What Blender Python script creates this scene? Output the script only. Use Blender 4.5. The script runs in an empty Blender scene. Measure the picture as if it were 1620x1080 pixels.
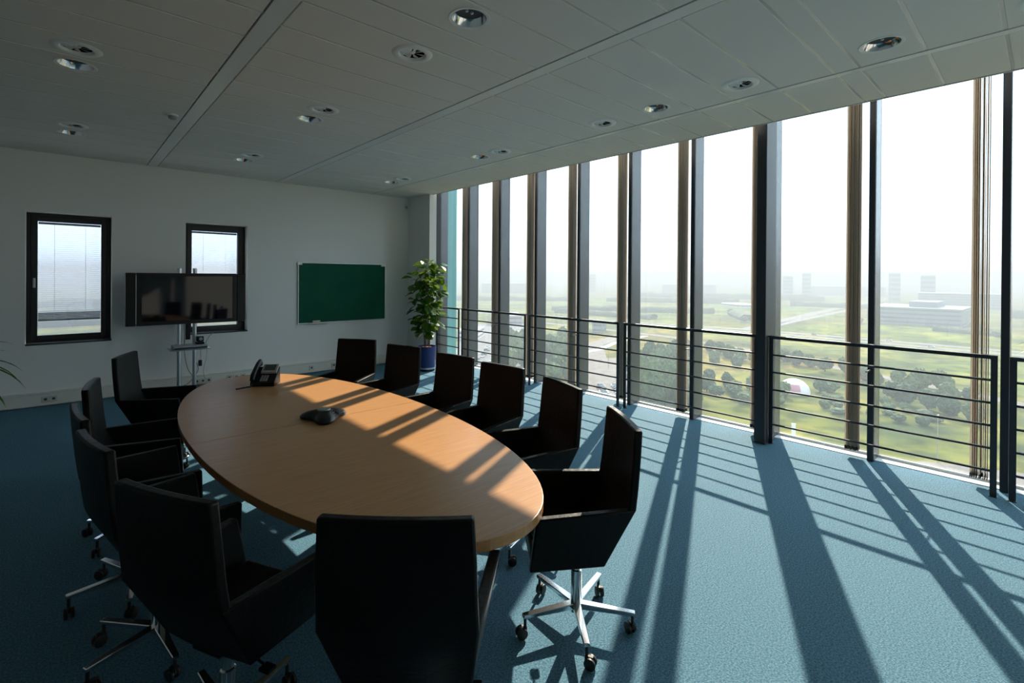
import bpy, bmesh, math, random
from mathutils import Vector, Matrix

random.seed(7)
R = math.radians
scene = bpy.context.scene
C = scene.collection

# ------------------------------------------------------------------ camera
F_PX, YAW, PITCH, ROLL, CY = 775.442, 0.740102, -0.002843, 0.007096, 439.546
fw = Vector((math.sin(YAW) * math.cos(PITCH), math.cos(YAW) * math.cos(PITCH), math.sin(PITCH)))
r0 = Vector((math.cos(YAW), -math.sin(YAW), 0)); u0 = r0.cross(fw)
rt = math.cos(ROLL) * r0 + math.sin(ROLL) * u0
up = -math.sin(ROLL) * r0 + math.cos(ROLL) * u0
cam_data = bpy.data.cameras.new('camera')
cam = bpy.data.objects.new('camera', cam_data); C.objects.link(cam)
m = Matrix.Identity(4)
for i in range(3):
    m[i][0] = rt[i]; m[i][1] = up[i]; m[i][2] = -fw[i]
m[0][3], m[1][3], m[2][3] = 0, 0, 1.77
cam.matrix_world = m
cam_data.sensor_width = 36; cam_data.lens = F_PX * 36 / 1620
cam_data.shift_y = (CY - 540) / 1620
cam_data.clip_start = 0.05; cam_data.clip_end = 20000
scene.camera = cam

# ------------------------------------------------------------------ world, sun, exposure
world = bpy.data.worlds.new('hazy_sky'); scene.world = world
world.use_nodes = True
bg = world.node_tree.nodes['Background']
bg.inputs['Color'].default_value = (0.67, 0.855, 1.0, 1)
bg.inputs['Strength'].default_value = 3.25
SUN_TO = Vector((1.40, 0.656, 0.948)).normalized()
sd = bpy.data.lights.new('sun', 'SUN'); sd.energy = 12.5; sd.angle = R(0.55); sd.color = (1.0, 0.88, 0.72)
sun = bpy.data.objects.new('sun', sd); C.objects.link(sun)
sun.rotation_euler = SUN_TO.to_track_quat('Z', 'Y').to_euler()
sun.location = (40, 20, 30)
vs = scene.view_settings
vs.view_transform = 'Standard'; vs.look = 'None'; vs.gamma = 1.0; vs.exposure = 0.0
vs.use_curve_mapping = False
cy = scene.cycles
cy.max_bounces = 8; cy.diffuse_bounces = 5; cy.glossy_bounces = 4; cy.transparent_max_bounces = 24
cy.volume_bounces = 0; cy.sample_clamp_indirect = 6; cy.caustics_reflective = False; cy.caustics_refractive = False
cy.use_denoising = True

# ------------------------------------------------------------------ materials
def pmat(name, col, rough=0.6, metal=0.0, spec=0.5, bump=None, vary=None, coat=0.0):
    """vary=(scale, colour2, low, high, detail); bump=(scale, strength, distance)"""
    mt = bpy.data.materials.new(name); mt.use_nodes = True
    nt = mt.node_tree; b = nt.nodes['Principled BSDF']
    b.inputs['Base Color'].default_value = (*col, 1)
    b.inputs['Roughness'].default_value = rough
    b.inputs['Metallic'].default_value = metal
    b.inputs['Specular IOR Level'].default_value = spec
    b.inputs['Coat Weight'].default_value = coat
    tc = nt.nodes.new('ShaderNodeTexCoord')
    if vary:
        n = nt.nodes.new('ShaderNodeTexNoise'); n.inputs['Scale'].default_value = vary[0]
        n.inputs['Detail'].default_value = vary[4] if len(vary) > 4 else 3
        nt.links.new(tc.outputs['Object'], n.inputs['Vector'])
        cr = nt.nodes.new('ShaderNodeValToRGB')
        cr.color_ramp.elements[0].position = vary[2]; cr.color_ramp.elements[0].color = (*col, 1)
        cr.color_ramp.elements[1].position = vary[3]; cr.color_ramp.elements[1].color = (*vary[1], 1)
        nt.links.new(n.outputs['Fac'], cr.inputs['Fac']); nt.links.new(cr.outputs['Color'], b.inputs['Base Color'])
    if bump:
        n2 = nt.nodes.new('ShaderNodeTexNoise'); n2.inputs['Scale'].default_value = bump[0]; n2.inputs['Detail'].default_value = 4
        nt.links.new(tc.outputs['Object'], n2.inputs['Vector'])
        bp = nt.nodes.new('ShaderNodeBump'); bp.inputs['Strength'].default_value = bump[1]; bp.inputs['Distance'].default_value = bump[2]
        nt.links.new(n2.outputs['Fac'], bp.inputs['Height']); nt.links.new(bp.outputs['Normal'], b.inputs['Normal'])
    return mt

def fabric(name, col, tr):
    mt = bpy.data.materials.new(name); mt.use_nodes = True; nt = mt.node_tree; b = nt.nodes['Principled BSDF']
    b.inputs['Base Color'].default_value = (*col, 1); b.inputs['Roughness'].default_value = 0.8
    tl = nt.nodes.new('ShaderNodeBsdfTranslucent'); tl.inputs['Color'].default_value = (*tr, 1)
    mx = nt.nodes.new('ShaderNodeMixShader'); mx.inputs['Fac'].default_value = 0.6
    nt.links.new(b.outputs[0], mx.inputs[1]); nt.links.new(tl.outputs[0], mx.inputs[2]); nt.links.new(mx.outputs[0], nt.nodes['Material Output'].inputs['Surface'])
    return mt

M = {}
M['carpet'] = pmat('carpet', (0.026, 0.131, 0.200), 0.80, spec=0.22, bump=(200, 0.6, 0.012), vary=(110, (0.130, 0.248, 0.335), 0.36, 0.64, 3))
M['wall'] = pmat('wall_paint', (0.78, 0.765, 0.735), 0.85, spec=0.2, bump=(60, 0.15, 0.004))
M['tile'] = pmat('ceiling_tile', (0.70, 0.67, 0.62), 0.85, spec=0.2, bump=(300, 0.25, 0.002))
M['runner'] = pmat('ceiling_runner', (0.64, 0.64, 0.62), 0.35, spec=0.5)
M['gridbar'] = pmat('grid_bar', (0.50, 0.50, 0.48), 0.22, spec=0.6)
M['void'] = pmat('ceiling_void', (0.10, 0.10, 0.10), 0.9)
M['mullion'] = pmat('mullion_paint', (0.080, 0.084, 0.098), 0.22, spec=0.9)
M['rail'] = pmat('rail_paint', (0.028, 0.033, 0.045), 0.42, spec=0.5)
M['sill'] = pmat('window_sill', (0.80, 0.81, 0.80), 0.6)
M['frame'] = pmat('window_frame', (0.014, 0.017, 0.02), 0.45)
M['leather'] = pmat('black_leather', (0.0045, 0.0042, 0.0042), 0.45, spec=0.15, bump=(38, 0.3, 0.008))
M['chrome'] = pmat('chrome', (0.75, 0.76, 0.78), 0.14, metal=1.0)
M['alu'] = pmat('brushed_aluminium', (0.55, 0.57, 0.60), 0.34, metal=1.0)
M['plastic'] = pmat('black_plastic', (0.006, 0.0065, 0.008), 0.42, spec=0.28)
M['rubber'] = pmat('caster_rubber', (0.010, 0.010, 0.010), 0.5)
M['grey'] = pmat('grey_plastic', (0.30, 0.31, 0.32), 0.4)
M['white'] = pmat('white_plastic', (0.72, 0.73, 0.71), 0.45)
M['trunk'] = pmat('trunking', (0.66, 0.65, 0.58), 0.5)
M['socket'] = pmat('socket_face', (0.50, 0.50, 0.45), 0.45)
M['hole'] = pmat('dark_hole', (0.05, 0.05, 0.045), 0.8)
M['screen'] = pmat('tv_screen', (0.002, 0.004, 0.008), 0.05, spec=0.35)
M['lcd'] = pmat('phone_display', (0.055, 0.06, 0.055), 0.25)
M['board'] = pmat('chalkboard', (0.003, 0.078, 0.042), 0.6, spec=0.12, vary=(2.2, (0.007, 0.096, 0.054), 0.35, 0.7, 4))
M['felt'] = pmat('eraser_felt', (0.45, 0.33, 0.18), 0.9)
M['pot'] = pmat('blue_pot', (0.020, 0.035, 0.16), 0.3)
M['soil'] = pmat('clay_pellets', (0.30, 0.11, 0.05), 0.9, bump=(80, 1.0, 0.02))
M['leaf'] = pmat('leaf', (0.035, 0.13, 0.018), 0.28, vary=(6, (0.09, 0.22, 0.03), 0.4, 0.7))
M['leaf'] = fabric('leaf', (0.030, 0.105, 0.014), (0.22, 0.36, 0.03)); M['leaf'].node_tree.nodes['Principled BSDF'].inputs['Roughness'].default_value = 0.25
M['leaf'].node_tree.nodes['Mix Shader'].inputs['Fac'].default_value = 0.18
M['stem'] = pmat('stem', (0.10, 0.08, 0.04), 0.8)
M['cable'] = pmat('cable', (0.02, 0.02, 0.022), 0.5)
M['blindslat'] = pmat('blind_fabric', (0.115, 0.095, 0.075), 0.8, vary=(9, (0.16, 0.135, 0.105), 0.4, 0.6))
M['blindslat'] = fabric('blind_fabric', (0.68, 0.63, 0.575), (0.76, 0.70, 0.63))
M['vslat'] = pmat('venetian_slat', (0.75, 0.76, 0.76), 0.4)
M['vrail'] = pmat('venetian_rail', (0.26, 0.28, 0.29), 0.4)
M['asphalt'] = pmat('asphalt', (0.11, 0.11, 0.115), 0.9, vary=(0.15, (0.16, 0.155, 0.15), 0.4, 0.6))
M['paving'] = pmat('paving', (0.115, 0.092, 0.082), 0.9, vary=(0.2, (0.165, 0.14, 0.125), 0.4, 0.6))
M['crown'] = pmat('tree_crown', (0.016, 0.042, 0.014), 0.85, vary=(6, (0.040, 0.082, 0.020), 0.4, 0.65), bump=(9, 1.0, 0.3))
M['crown2'] = pmat('tree_crown_light', (0.034, 0.070, 0.018), 0.85, vary=(6, (0.085, 0.130, 0.026), 0.4, 0.65), bump=(9, 1.0, 0.3))
M['bark'] = pmat('bark', (0.06, 0.045, 0.03), 0.9)
M['concrete'] = pmat('concrete', (0.42, 0.42, 0.42), 0.85)
M['bldg'] = pmat('building_grey', (0.17, 0.19, 0.22), 0.7)
M['bldg2'] = pmat('building_pale', (0.62, 0.62, 0.60), 0.7)
M['bldg3'] = pmat('building_mauve', (0.27, 0.24, 0.27), 0.8)
M['glassdark'] = pmat('far_window_glass', (0.05, 0.07, 0.09), 0.2)
M['tent'] = pmat('tent_fabric', (0.72, 0.66, 0.68), 0.7)
M['tentmark'] = pmat('tent_pink', (0.50, 0.22, 0.27), 0.7)

def wood_mat():
    mt = bpy.data.materials.new('beech_veneer'); mt.use_nodes = True
    nt = mt.node_tree; b = nt.nodes['Principled BSDF']
    b.inputs['Roughness'].default_value = 0.32; b.inputs['Specular IOR Level'].default_value = 0.5
    tc = nt.nodes.new('ShaderNodeTexCoord'); mp = nt.nodes.new('ShaderNodeMapping')
    mp.inputs['Scale'].default_value = (1.2, 26, 26)
    nt.links.new(tc.outputs['Object'], mp.inputs['Vector'])
    n = nt.nodes.new('ShaderNodeTexNoise'); n.inputs['Scale'].default_value = 3.0; n.inputs['Detail'].default_value = 5
    nt.links.new(mp.outputs['Vector'], n.inputs['Vector'])
    cr = nt.nodes.new('ShaderNodeValToRGB')
    cr.color_ramp.elements[0].position = 0.3; cr.color_ramp.elements[0].color = (0.42, 0.200, 0.076, 1)
    cr.color_ramp.elements[1].position = 0.7; cr.color_ramp.elements[1].color = (0.52, 0.262, 0.105, 1)
    nt.links.new(n.outputs['Fac'], cr.inputs['Fac']); nt.links.new(cr.outputs['Color'], b.inputs['Base Color'])
    return mt
M['wood'] = wood_mat()

def glass_mat(name, tint, gloss):
    mt = bpy.data.materials.new(name); mt.use_nodes = True
    nt = mt.node_tree; nt.nodes.remove(nt.nodes['Principled BSDF'])
    t = nt.nodes.new('ShaderNodeBsdfTransparent'); t.inputs['Color'].default_value = (*tint, 1)
    g = nt.nodes.new('ShaderNodeBsdfGlossy'); g.inputs['Roughness'].default_value = 0.02
    mx = nt.nodes.new('ShaderNodeMixShader'); mx.inputs['Fac'].default_value = gloss
    nt.links.new(t.outputs[0], mx.inputs[1]); nt.links.new(g.outputs[0], mx.inputs[2])
    nt.links.new(mx.outputs[0], nt.nodes['Material Output'].inputs['Surface'])
    return mt
M['glass_back'] = glass_mat('tinted_window_glass', (0.80, 0.825, 0.87), 0.05)
M['glass'] = glass_mat('window_glass', (0.97, 0.985, 0.98), 0.05)

def teal_mat():
    mt = bpy.data.materials.new('teal_glass'); mt.use_nodes = True
    nt = mt.node_tree; b = nt.nodes['Principled BSDF']
    b.inputs['Base Color'].default_value = (0.26, 0.50, 0.51, 1); b.inputs['Roughness'].default_value = 0.15
    tl = nt.nodes.new('ShaderNodeBsdfTranslucent'); tl.inputs['Color'].default_value = (0.24, 0.44, 0.45, 1)
    mx = nt.nodes.new('ShaderNodeMixShader'); mx.inputs['Fac'].default_value = 0.35
    nt.links.new(b.outputs[0], mx.inputs[1]); nt.links.new(tl.outputs[0], mx.inputs[2])
    nt.links.new(mx.outputs[0], nt.nodes['Material Output'].inputs['Surface'])
    return mt
M['teal'] = teal_mat()

def ground_mat():
    mt = bpy.data.materials.new('fields'); mt.use_nodes = True
    nt = mt.node_tree; b = nt.nodes['Principled BSDF']; b.inputs['Roughness'].default_value = 1.0
    b.inputs['Specular IOR Level'].default_value = 0.05
    tc = nt.nodes.new('ShaderNodeTexCoord')
    n = nt.nodes.new('ShaderNodeTexNoise'); n.inputs['Scale'].default_value = 0.022; n.inputs['Detail'].default_value = 7
    nt.links.new(tc.outputs['Object'], n.inputs['Vector'])
    cr = nt.nodes.new('ShaderNodeValToRGB'); e = cr.color_ramp.elements
    e[0].position = 0.36; e[0].color = (0.055, 0.085, 0.020, 1)
    e[1].position = 0.66; e[1].color = (0.300, 0.265, 0.040, 1)
    k = e.new(0.50); k.color = (0.150, 0.170, 0.022, 1)
    nt.links.new(n.outputs['Fac'], cr.inputs['Fac'])
    v = nt.nodes.new('ShaderNodeTexVoronoi'); v.inputs['Scale'].default_value = 0.006
    nt.links.new(tc.outputs['Object'], v.inputs['Vector'])
    mx = nt.nodes.new('ShaderNodeMixRGB'); mx.blend_type = 'MULTIPLY'; mx.inputs['Fac'].default_value = 0.3
    nt.links.new(cr.outputs['Color'], mx.inputs['Color1']); nt.links.new(v.outputs['Color'], mx.inputs['Color2'])
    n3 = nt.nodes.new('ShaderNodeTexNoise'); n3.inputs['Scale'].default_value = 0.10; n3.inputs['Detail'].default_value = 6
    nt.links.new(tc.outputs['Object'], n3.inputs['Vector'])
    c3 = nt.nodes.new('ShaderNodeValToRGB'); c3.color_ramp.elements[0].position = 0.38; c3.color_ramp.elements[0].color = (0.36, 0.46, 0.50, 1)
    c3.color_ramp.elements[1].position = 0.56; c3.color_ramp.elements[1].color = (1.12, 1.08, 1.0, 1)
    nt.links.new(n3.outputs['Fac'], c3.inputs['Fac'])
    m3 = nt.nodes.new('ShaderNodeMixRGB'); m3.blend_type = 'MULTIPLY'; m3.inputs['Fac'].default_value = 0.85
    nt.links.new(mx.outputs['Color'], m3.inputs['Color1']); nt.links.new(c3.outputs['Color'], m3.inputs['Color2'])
    nt.links.new(m3.outputs['Color'], b.inputs['Base Color'])
    return mt
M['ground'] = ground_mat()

# ------------------------------------------------------------------ mesh helpers
class MB:
    def __init__(s): s.v = []; s.f = []
    def add(s, vs_, fs_):
        o = len(s.v); s.v += [tuple(p) for p in vs_]; s.f += [tuple(i + o for i in f) for f in fs_]; return s
    def box(s, x0, x1, y0, y1, z0, z1):
        return s.add([(x0,y0,z0),(x1,y0,z0),(x1,y1,z0),(x0,y1,z0),(x0,y0,z1),(x1,y0,z1),(x1,y1,z1),(x0,y1,z1)],
                     [(3,2,1,0),(4,5,6,7),(0,1,5,4),(1,2,6,5),(2,3,7,6),(3,0,4,7)])
    def hexa(s, a):      # 8 points: bottom ring then top ring
        return s.add(a, [(3,2,1,0),(4,5,6,7),(0,1,5,4),(1,2,6,5),(2,3,7,6),(3,0,4,7)])
    def prism(s, poly, z0, z1):
        n = len(poly)
        vs_ = [(x, y, z0) for x, y in poly] + [(x, y, z1) for x, y in poly]
        fs_ = [tuple(range(n - 1, -1, -1)), tuple(range(n, 2 * n))] + [(i, (i + 1) % n, n + (i + 1) % n, n + i) for i in range(n)]
        return s.add(vs_, fs_)
    def lathe(s, prof, n=24, cx=0, cy=0, cap=True):
        vs_ = []; fs_ = []
        for r, z in prof:
            for k in range(n):
                a = 2 * math.pi * k / n; vs_.append((cx + r * math.cos(a), cy + r * math.sin(a), z))
        for j in range(len(prof) - 1):
            for k in range(n):
                a, b = j * n + k, j * n + (k + 1) % n
                fs_.append((a, b, b + n, a + n))
        if cap:
            fs_.append(tuple(range(n - 1, -1, -1))); q = (len(prof) - 1) * n; fs_.append(tuple(range(q, q + n)))
        return s.add(vs_, fs_)
    def tube(s, pts, r, n=8, r1=None):
        pts = [Vector(p) for p in pts]; L = len(pts); vs_ = []; fs_ = []; prev = None
        for i, p in enumerate(pts):
            t = (pts[min(i + 1, L - 1)] - pts[max(i - 1, 0)]).normalized()
            a = Vector((0, 0, 1)) if abs(t.z) < 0.9 else Vector((1, 0, 0))
            if prev is not None: a = prev
            x = (a - t * a.dot(t)).normalized(); y = t.cross(x); prev = x
            rr = r if r1 is None else r + (r1 - r) * i / (L - 1)
            for k in range(n):
                q = 2 * math.pi * k / n; vs_.append(p + rr * (math.cos(q) * x + math.sin(q) * y))
        for i in range(L - 1):
            for k in range(n):
                a, b = i * n + k, i * n + (k + 1) % n
                fs_.append((a, b, b + n, a + n))
        fs_.append(tuple(range(n - 1, -1, -1))); fs_.append(tuple(range((L - 1) * n, L * n)))
        return s.add(vs_, fs_)
    def mesh(s, name):
        me = bpy.data.meshes.new(name); me.from_pydata(s.v, [], s.f); me.update()
        return me
    def build(s, name, mat, parent=None, loc=None, rotz=0, bevel=0, seg=2, smooth=False, angle=40):
        me = s.mesh(name); return put(name, me, mat, parent, loc, rotz, bevel, seg, smooth, angle)

def put(name, me, mat, parent=None, loc=None, rotz=0, bevel=0, seg=2, smooth=False, angle=40):
    if not me.materials: me.materials.append(M[mat] if isinstance(mat, str) else mat)
    o = bpy.data.objects.new(name, me); C.objects.link(o)
    if parent: o.parent = parent
    if loc: o.location = loc
    if rotz: o.rotation_euler = (0, 0, rotz)
    if smooth:
        me.polygons.foreach_set('use_smooth', [True] * len(me.polygons))
        if smooth != 'all':
            me.set_sharp_from_angle(angle=R(angle))
    if bevel:
        b = o.modifiers.new('bevel', 'BEVEL'); b.width = bevel; b.segments = seg; b.limit_method = 'ANGLE'; b.angle_limit = R(30)
        b.harden_normals = False
    return o

def tag(o, label, cat, group=None):
    o['label'] = label; o['category'] = cat
    if group: o['group'] = group
    return o
def struct(o, label=None, cat=None):
    o['kind'] = 'structure'
    if label: o['label'] = label
    if cat: o['category'] = cat
    return o
def thing(name, label, cat, loc=(0, 0, 0), rotz=0, group=None):
    o = bpy.data.objects.new(name, None); C.objects.link(o); o.empty_display_size = 0.1
    o.location = loc; o.rotation_euler = (0, 0, rotz)
    return tag(o, label, cat, group)
def empty(name, loc=(0, 0, 0)):
    o = bpy.data.objects.new(name, None); C.objects.link(o); o.location = loc; o.empty_display_size = 0.1
    return o
def copy_tree(o, parent=None):
    c = o.copy(); C.objects.link(c); c.parent = parent
    for ch in list(o.children): copy_tree(ch, c)
    return c

# ------------------------------------------------------------------ room dimensions
HC = 3.378            # ceiling underside
BY = 9.04             # back wall face
FX = 5.84             # carpet edge at the glass wall
CEX = 5.383           # ceiling edge
XL, YF = -3.3, -3.0   # left wall and wall behind the camera
YK = lambda k: 0.24 + 0.92 * k

# ------------------------------------------------------------------ shell
struct(MB().box(XL - 0.2, FX, YF - 0.2, BY + 0.05, -0.25, 0).build('floor', 'carpet'), 'blue carpeted floor crossed by long window shadows', 'floor')
struct(MB().box(XL - 0.2, XL, YF, BY, 0, HC + 0.05).build('wall_left', 'wall'), 'plain white wall on the left of the room', 'wall')
struct(MB().box(XL - 0.2, 6.02, YF - 0.2, YF, 0, HC + 0.7).build('wall_front', 'wall'), 'plain white wall behind the camera', 'wall')
W1 = (-0.378, 0.502, 0.815, 2.586); W2 = (1.39, 2.267, 0.825, 2.58)
wb = MB()
T0, T1 = BY, BY + 0.36
wb.box(XL - 0.2, W1[0], T0, T1, 0, HC + 0.7)
wb.box(W1[1], W2[0], T0, T1, 0, HC + 0.7)
wb.box(W2[1], 5.62, T0, T1, 0, HC + 0.7)
for w in (W1, W2):
    wb.box(w[0], w[1], T0, T1, 0, w[2]); wb.box(w[0], w[1], T0, T1, w[3], HC + 0.7)
struct(wb.build('wall_back', 'wall'), 'white back wall with two small framed windows', 'wall')
struct(MB().box(5.30, 5.46, 8.22, BY, 0, HC + 0.7).build('wall_right', 'wall'), 'short white return wall behind the potted plant', 'wall')
# exterior closing of the shell next to the glass wall
struct(MB().box(5.46, 6.02, 8.62, BY + 0.36, -0.3, HC + 0.7).build('trim_1', 'mullion'), 'dark facade corner panel at the end of the glass wall', 'trim')
struct(MB().box(5.50, 5.86, 8.40, 8.62, 0, HC + 0.7).build('trim_2', 'mullion', bevel=0.004), 'slate grey end post of the glass wall', 'trim')
struct(MB().box(5.485, 5.69, 8.392, 8.40, 0, HC + 0.7).build('trim_6', 'frame'), 'black strip on the end post of the glass wall', 'trim')

# ceiling: backing slab, tiles and runners
ceil = struct(MB().box(XL - 0.2, CEX, YF - 0.2, BY, HC + 0.045, HC + 0.25).build('ceiling', 'void'), 'grey panelled ceiling with long runners and round fittings', 'ceiling')
MB().box(CEX - 0.012, CEX, YF, BY, HC - 0.004, HC + 0.045).build('edge_profile', 'runner', ceil)
struct(MB().box(CEX - 0.02, CEX + 0.02, YF, 8.62, HC + 0.045, HC + 0.75).box(CEX, 6.05, YF, BY + .36, HC + 0.70, HC + 0.95).box(XL - 0.2, CEX, YF - 0.2, BY + .36, HC + 0.70, HC + 0.95).build('trim_3', 'wall'), 'recess above the ceiling edge along the windows', 'trim')
runners = [(-0.90, -0.79), (0.90, 1.02), (2.70, 2.81), (4.47, 4.545)]
for a, b in runners:
    MB().box(a, b, YF, BY, HC - 0.003, HC + 0.03).build('runner', 'runner', ceil, bevel=0.002, seg=1)
ya = [YF] + [0.197 - 0.4 * k for k in range(7, 0, -1)] + [0.197, 0.589, 0.979, 1.138, 1.558, 1.92, 2.29, 2.68, 2.965, 3.35, 3.755] + [4.16 + 0.402 * k for k in range(13)]
ya = [y for y in ya if y < BY - 0.06] + [BY]
yl = [YF] + [3.27 + 0.402 * k for k in range(-15, 15)]
yl = [y for y in yl if YF - 0.001 <= y < BY - 0.06] + [BY]
fixtures = []        # (x, y, r, kind)
for x, y in [(0.06, 5.077), (1.862, 2.45), (4.13, 0.784), (1.862, 5.15), (4.15, 2.53), (0.055, 7.62), (1.855, 7.66), (4.13, 5.18), (4.15, 7.66)]:
    fixtures.append((x, y, 0.118, 'light'))
for x, y in [(0.06, 4.69), (1.855, 3.12), (4.135, 1.74), (1.85, 4.76), (4.145, 3.16), (0.05, 7.20), (1.85, 7.25), (4.13, 4.77), (4.135, 7.29), (4.15, 0.0)]:
    fixtures.append((x, y, 0.125, 'vent'))
placed = []
def tile_mesh(w, d, hole=None):
    """tile centred at origin, underside at z=0, chamfered lower edges"""
    e, t = 0.004, 0.02
    mb = MB(); x, y = w / 2, d / 2
    ring = lambda i, z: [(-x + i, -y + i, z), (x - i, -y + i, z), (x - i, y - i, z), (-x + i, y - i, z)]
    if hole is None:
        vs_ = ring(e, 0) + ring(0, e) + ring(0, t)
        fs_ = [(3, 2, 1, 0), (8, 9, 10, 11)]
        for k in range(4):
            q = (k + 1) % 4
            fs_ += [(k, q, 4 + q, 4 + k), (4 + k, 4 + q, 8 + q, 8 + k)]
        mb.add(vs_, fs_)
        return mb.mesh('ceiling_tile')
    hx, hy, hr = hole; n = 32
    xo, yo = x - e, y - e
    angs = [2 * math.pi * k / n for k in range(n)] + [math.atan2(b - hy, a - hx) % (2 * math.pi) for a in (-xo, xo) for b in (-yo, yo)]
    angs = sorted(set(round(a, 6) for a in angs)); N = len(angs)
    inn = []; out = []
    for a in angs:
        c, s = math.cos(a), math.sin(a)
        inn.append((hx + hr * c, hy + hr * s))
        tx = ((xo if c > 0 else -xo) - hx) / c if abs(c) > 1e-9 else 1e9
        ty = ((yo if s > 0 else -yo) - hy) / s if abs(s) > 1e-9 else 1e9
        tt = min(tx, ty); out.append((hx + tt * c, hy + tt * s))
    vs_ = [(a, b, 0) for a, b in inn] + [(a, b, 0) for a, b in out] + [(a * x / xo, b * y / yo, e) for a, b in out] + [(a * x / xo, b * y / yo, t) for a, b in out] + [(a, b, t) for a, b in inn]
    fs_ = []
    for k in range(N):
        q = (k + 1) % N
        for j in range(5):
            j2 = (j + 1) % 5
            fs_.append((j * N + q, j * N + k, j2 * N + k, j2 * N + q) if j else (k, q, N + q, N + k)[::-1])
    mb.add(vs_, fs_)
    return mb.mesh('ceiling_tile')
cache = {}
bays = [(XL, -0.90, yl), (-0.79, 0.90, yl), (1.02, 2.70, ya), (2.81, 4.47, ya), (4.545, CEX - 0.014, ya)]
for xa, xb, ys in bays:
    for y0, y1 in zip(ys[:-1], ys[1:]):
        g = 0.0085
        w, d = xb - xa - 2 * g, y1 - y0 - 2 * g
        cx, cyy = (xa + xb) / 2, (y0 + y1) / 2
        fx = [f for f in fixtures if xa < f[0] < xb and y0 <= f[1] < y1 and f not in placed]
        if fx:
            f = fx[0]; placed.append(f)
            fy = min(max(f[1], y0 + f[2] + 0.02), y1 - f[2] - 0.02)
            fixtures[fixtures.index(f)] = nf = (f[0], fy, f[2], f[3]); placed.append(nf)
            me = tile_mesh(w, d, (f[0] - cx, fy - cyy, f[2] - 0.008))
        else:
            key = (round(w, 3), round(d, 3))
            if key not in cache: cache[key] = tile_mesh(w, d)
            me = cache[key]
        put('ceiling_tile', me, 'tile', ceil, (cx, cyy, HC))
        key = ('bar', round(xb - xa, 3))
        if key not in cache: cache[key] = MB().box(-(xb - xa) / 2, (xb - xa) / 2, -0.012, 0.012, 0.0035, 0.016).mesh('grid_bar')
        if y0 > YF: put('grid_bar', cache[key], 'gridbar', ceil, (cx, y0, HC))

# baseboard trunking with sockets
bb = struct(MB().box(XL, 5.30, BY - 0.045, BY, 0.015, 0.185).box(XL, 5.30, BY - 0.052, BY, 0.165, 0.19).build('baseboard_back', 'trunk', bevel=0.003, seg=1), 'cream cable trunking along the foot of the back wall', 'baseboard')
def socket(x, n=1):
    s = MB().box(-0.04 * n, 0.04 * n, -0.012, 0, -0.04, 0.04).build('socket', 'socket', bb, (x, BY - 0.0455, 0.095), bevel=0.004)
    for k in range(n):
        o = MB(); 
        o.lathe([(0.017, 0), (0.017, 0.003)], 14)
        h = o.build('socket_hole', 'hole', s, ((k - (n - 1) / 2) * 0.08, -0.0112, 0)); h.rotation_euler = (R(90), 0, 0)
for x, n in [(-0.14, 2), (1.62, 3), (1.99, 1), (2.09, 1), (2.19, 1), (3.31, 1), (3.76, 2)]: socket(x, n)
struct(MB().box(5.255, 5.30, 8.22, BY - 0.05, 0.015, 0.185).build('baseboard_right', 'trunk', bevel=0.003, seg=1), 'cream trunking along the short return wall', 'baseboard')

# ------------------------------------------------------------------ back wall windows
def back_window(idx, w, blind_z, label):
    root = struct(empty('window_%d' % idx, ((w[0] + w[1]) / 2, BY + 0.2, w[2])), label, 'window')
    x0, x1 = w[0] - root.location.x, w[1] - root.location.x; z1 = w[3] - w[2]
    def ringbox(mb, a0, a1, b0, b1, t, y0, y1):
        mb.box(a0, a0 + t, y0, y1, b0, b1); mb.box(a1 - t, a1, y0, y1, b0, b1)
        mb.box(a0 + t, a1 - t, y0, y1, b0, b0 + t); mb.box(a0 + t, a1 - t, y0, y1, b1 - t, b1)
        return mb
    ringbox(MB(), x0, x1, 0.0, z1, 0.045, 0, 0.07).build('window_frame', 'frame', root, bevel=0.003, seg=1)
    ringbox(MB(), x0 + 0.045, x1 - 0.045, 0.045, z1 - 0.045, 0.065, -0.018, 0.055).build('sash', 'frame', root, bevel=0.004, seg=1)
    MB().box(x0 + 0.1, x1 - 0.1, 0.02, 0.03, 0.1, z1 - 0.1).build('pane', 'glass_back', root)
    h = MB().box(-0.012, 0.012, -0.03, -0.018, -0.03, 0.03).box(-0.011, 0.011, -0.06, -0.03, -0.012, 0.012).box(-0.012, 0.012, -0.062, -0.046, -0.1, 0.012)
    h.build('handle', 'alu', root, (x0 + 0.078, 0, 0.86), bevel=0.003)
    MB().box(x0, x1, -0.215, 0.0, 0.0, 0.018).build('window_sill', 'frame', root, bevel=0.003, seg=1)
    return root
back_window(1, W1, 1.11, 'dark framed window near the left edge of the back wall')
back_window(2, W2, 1.11, 'dark framed window partly hidden behind the television')
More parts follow.
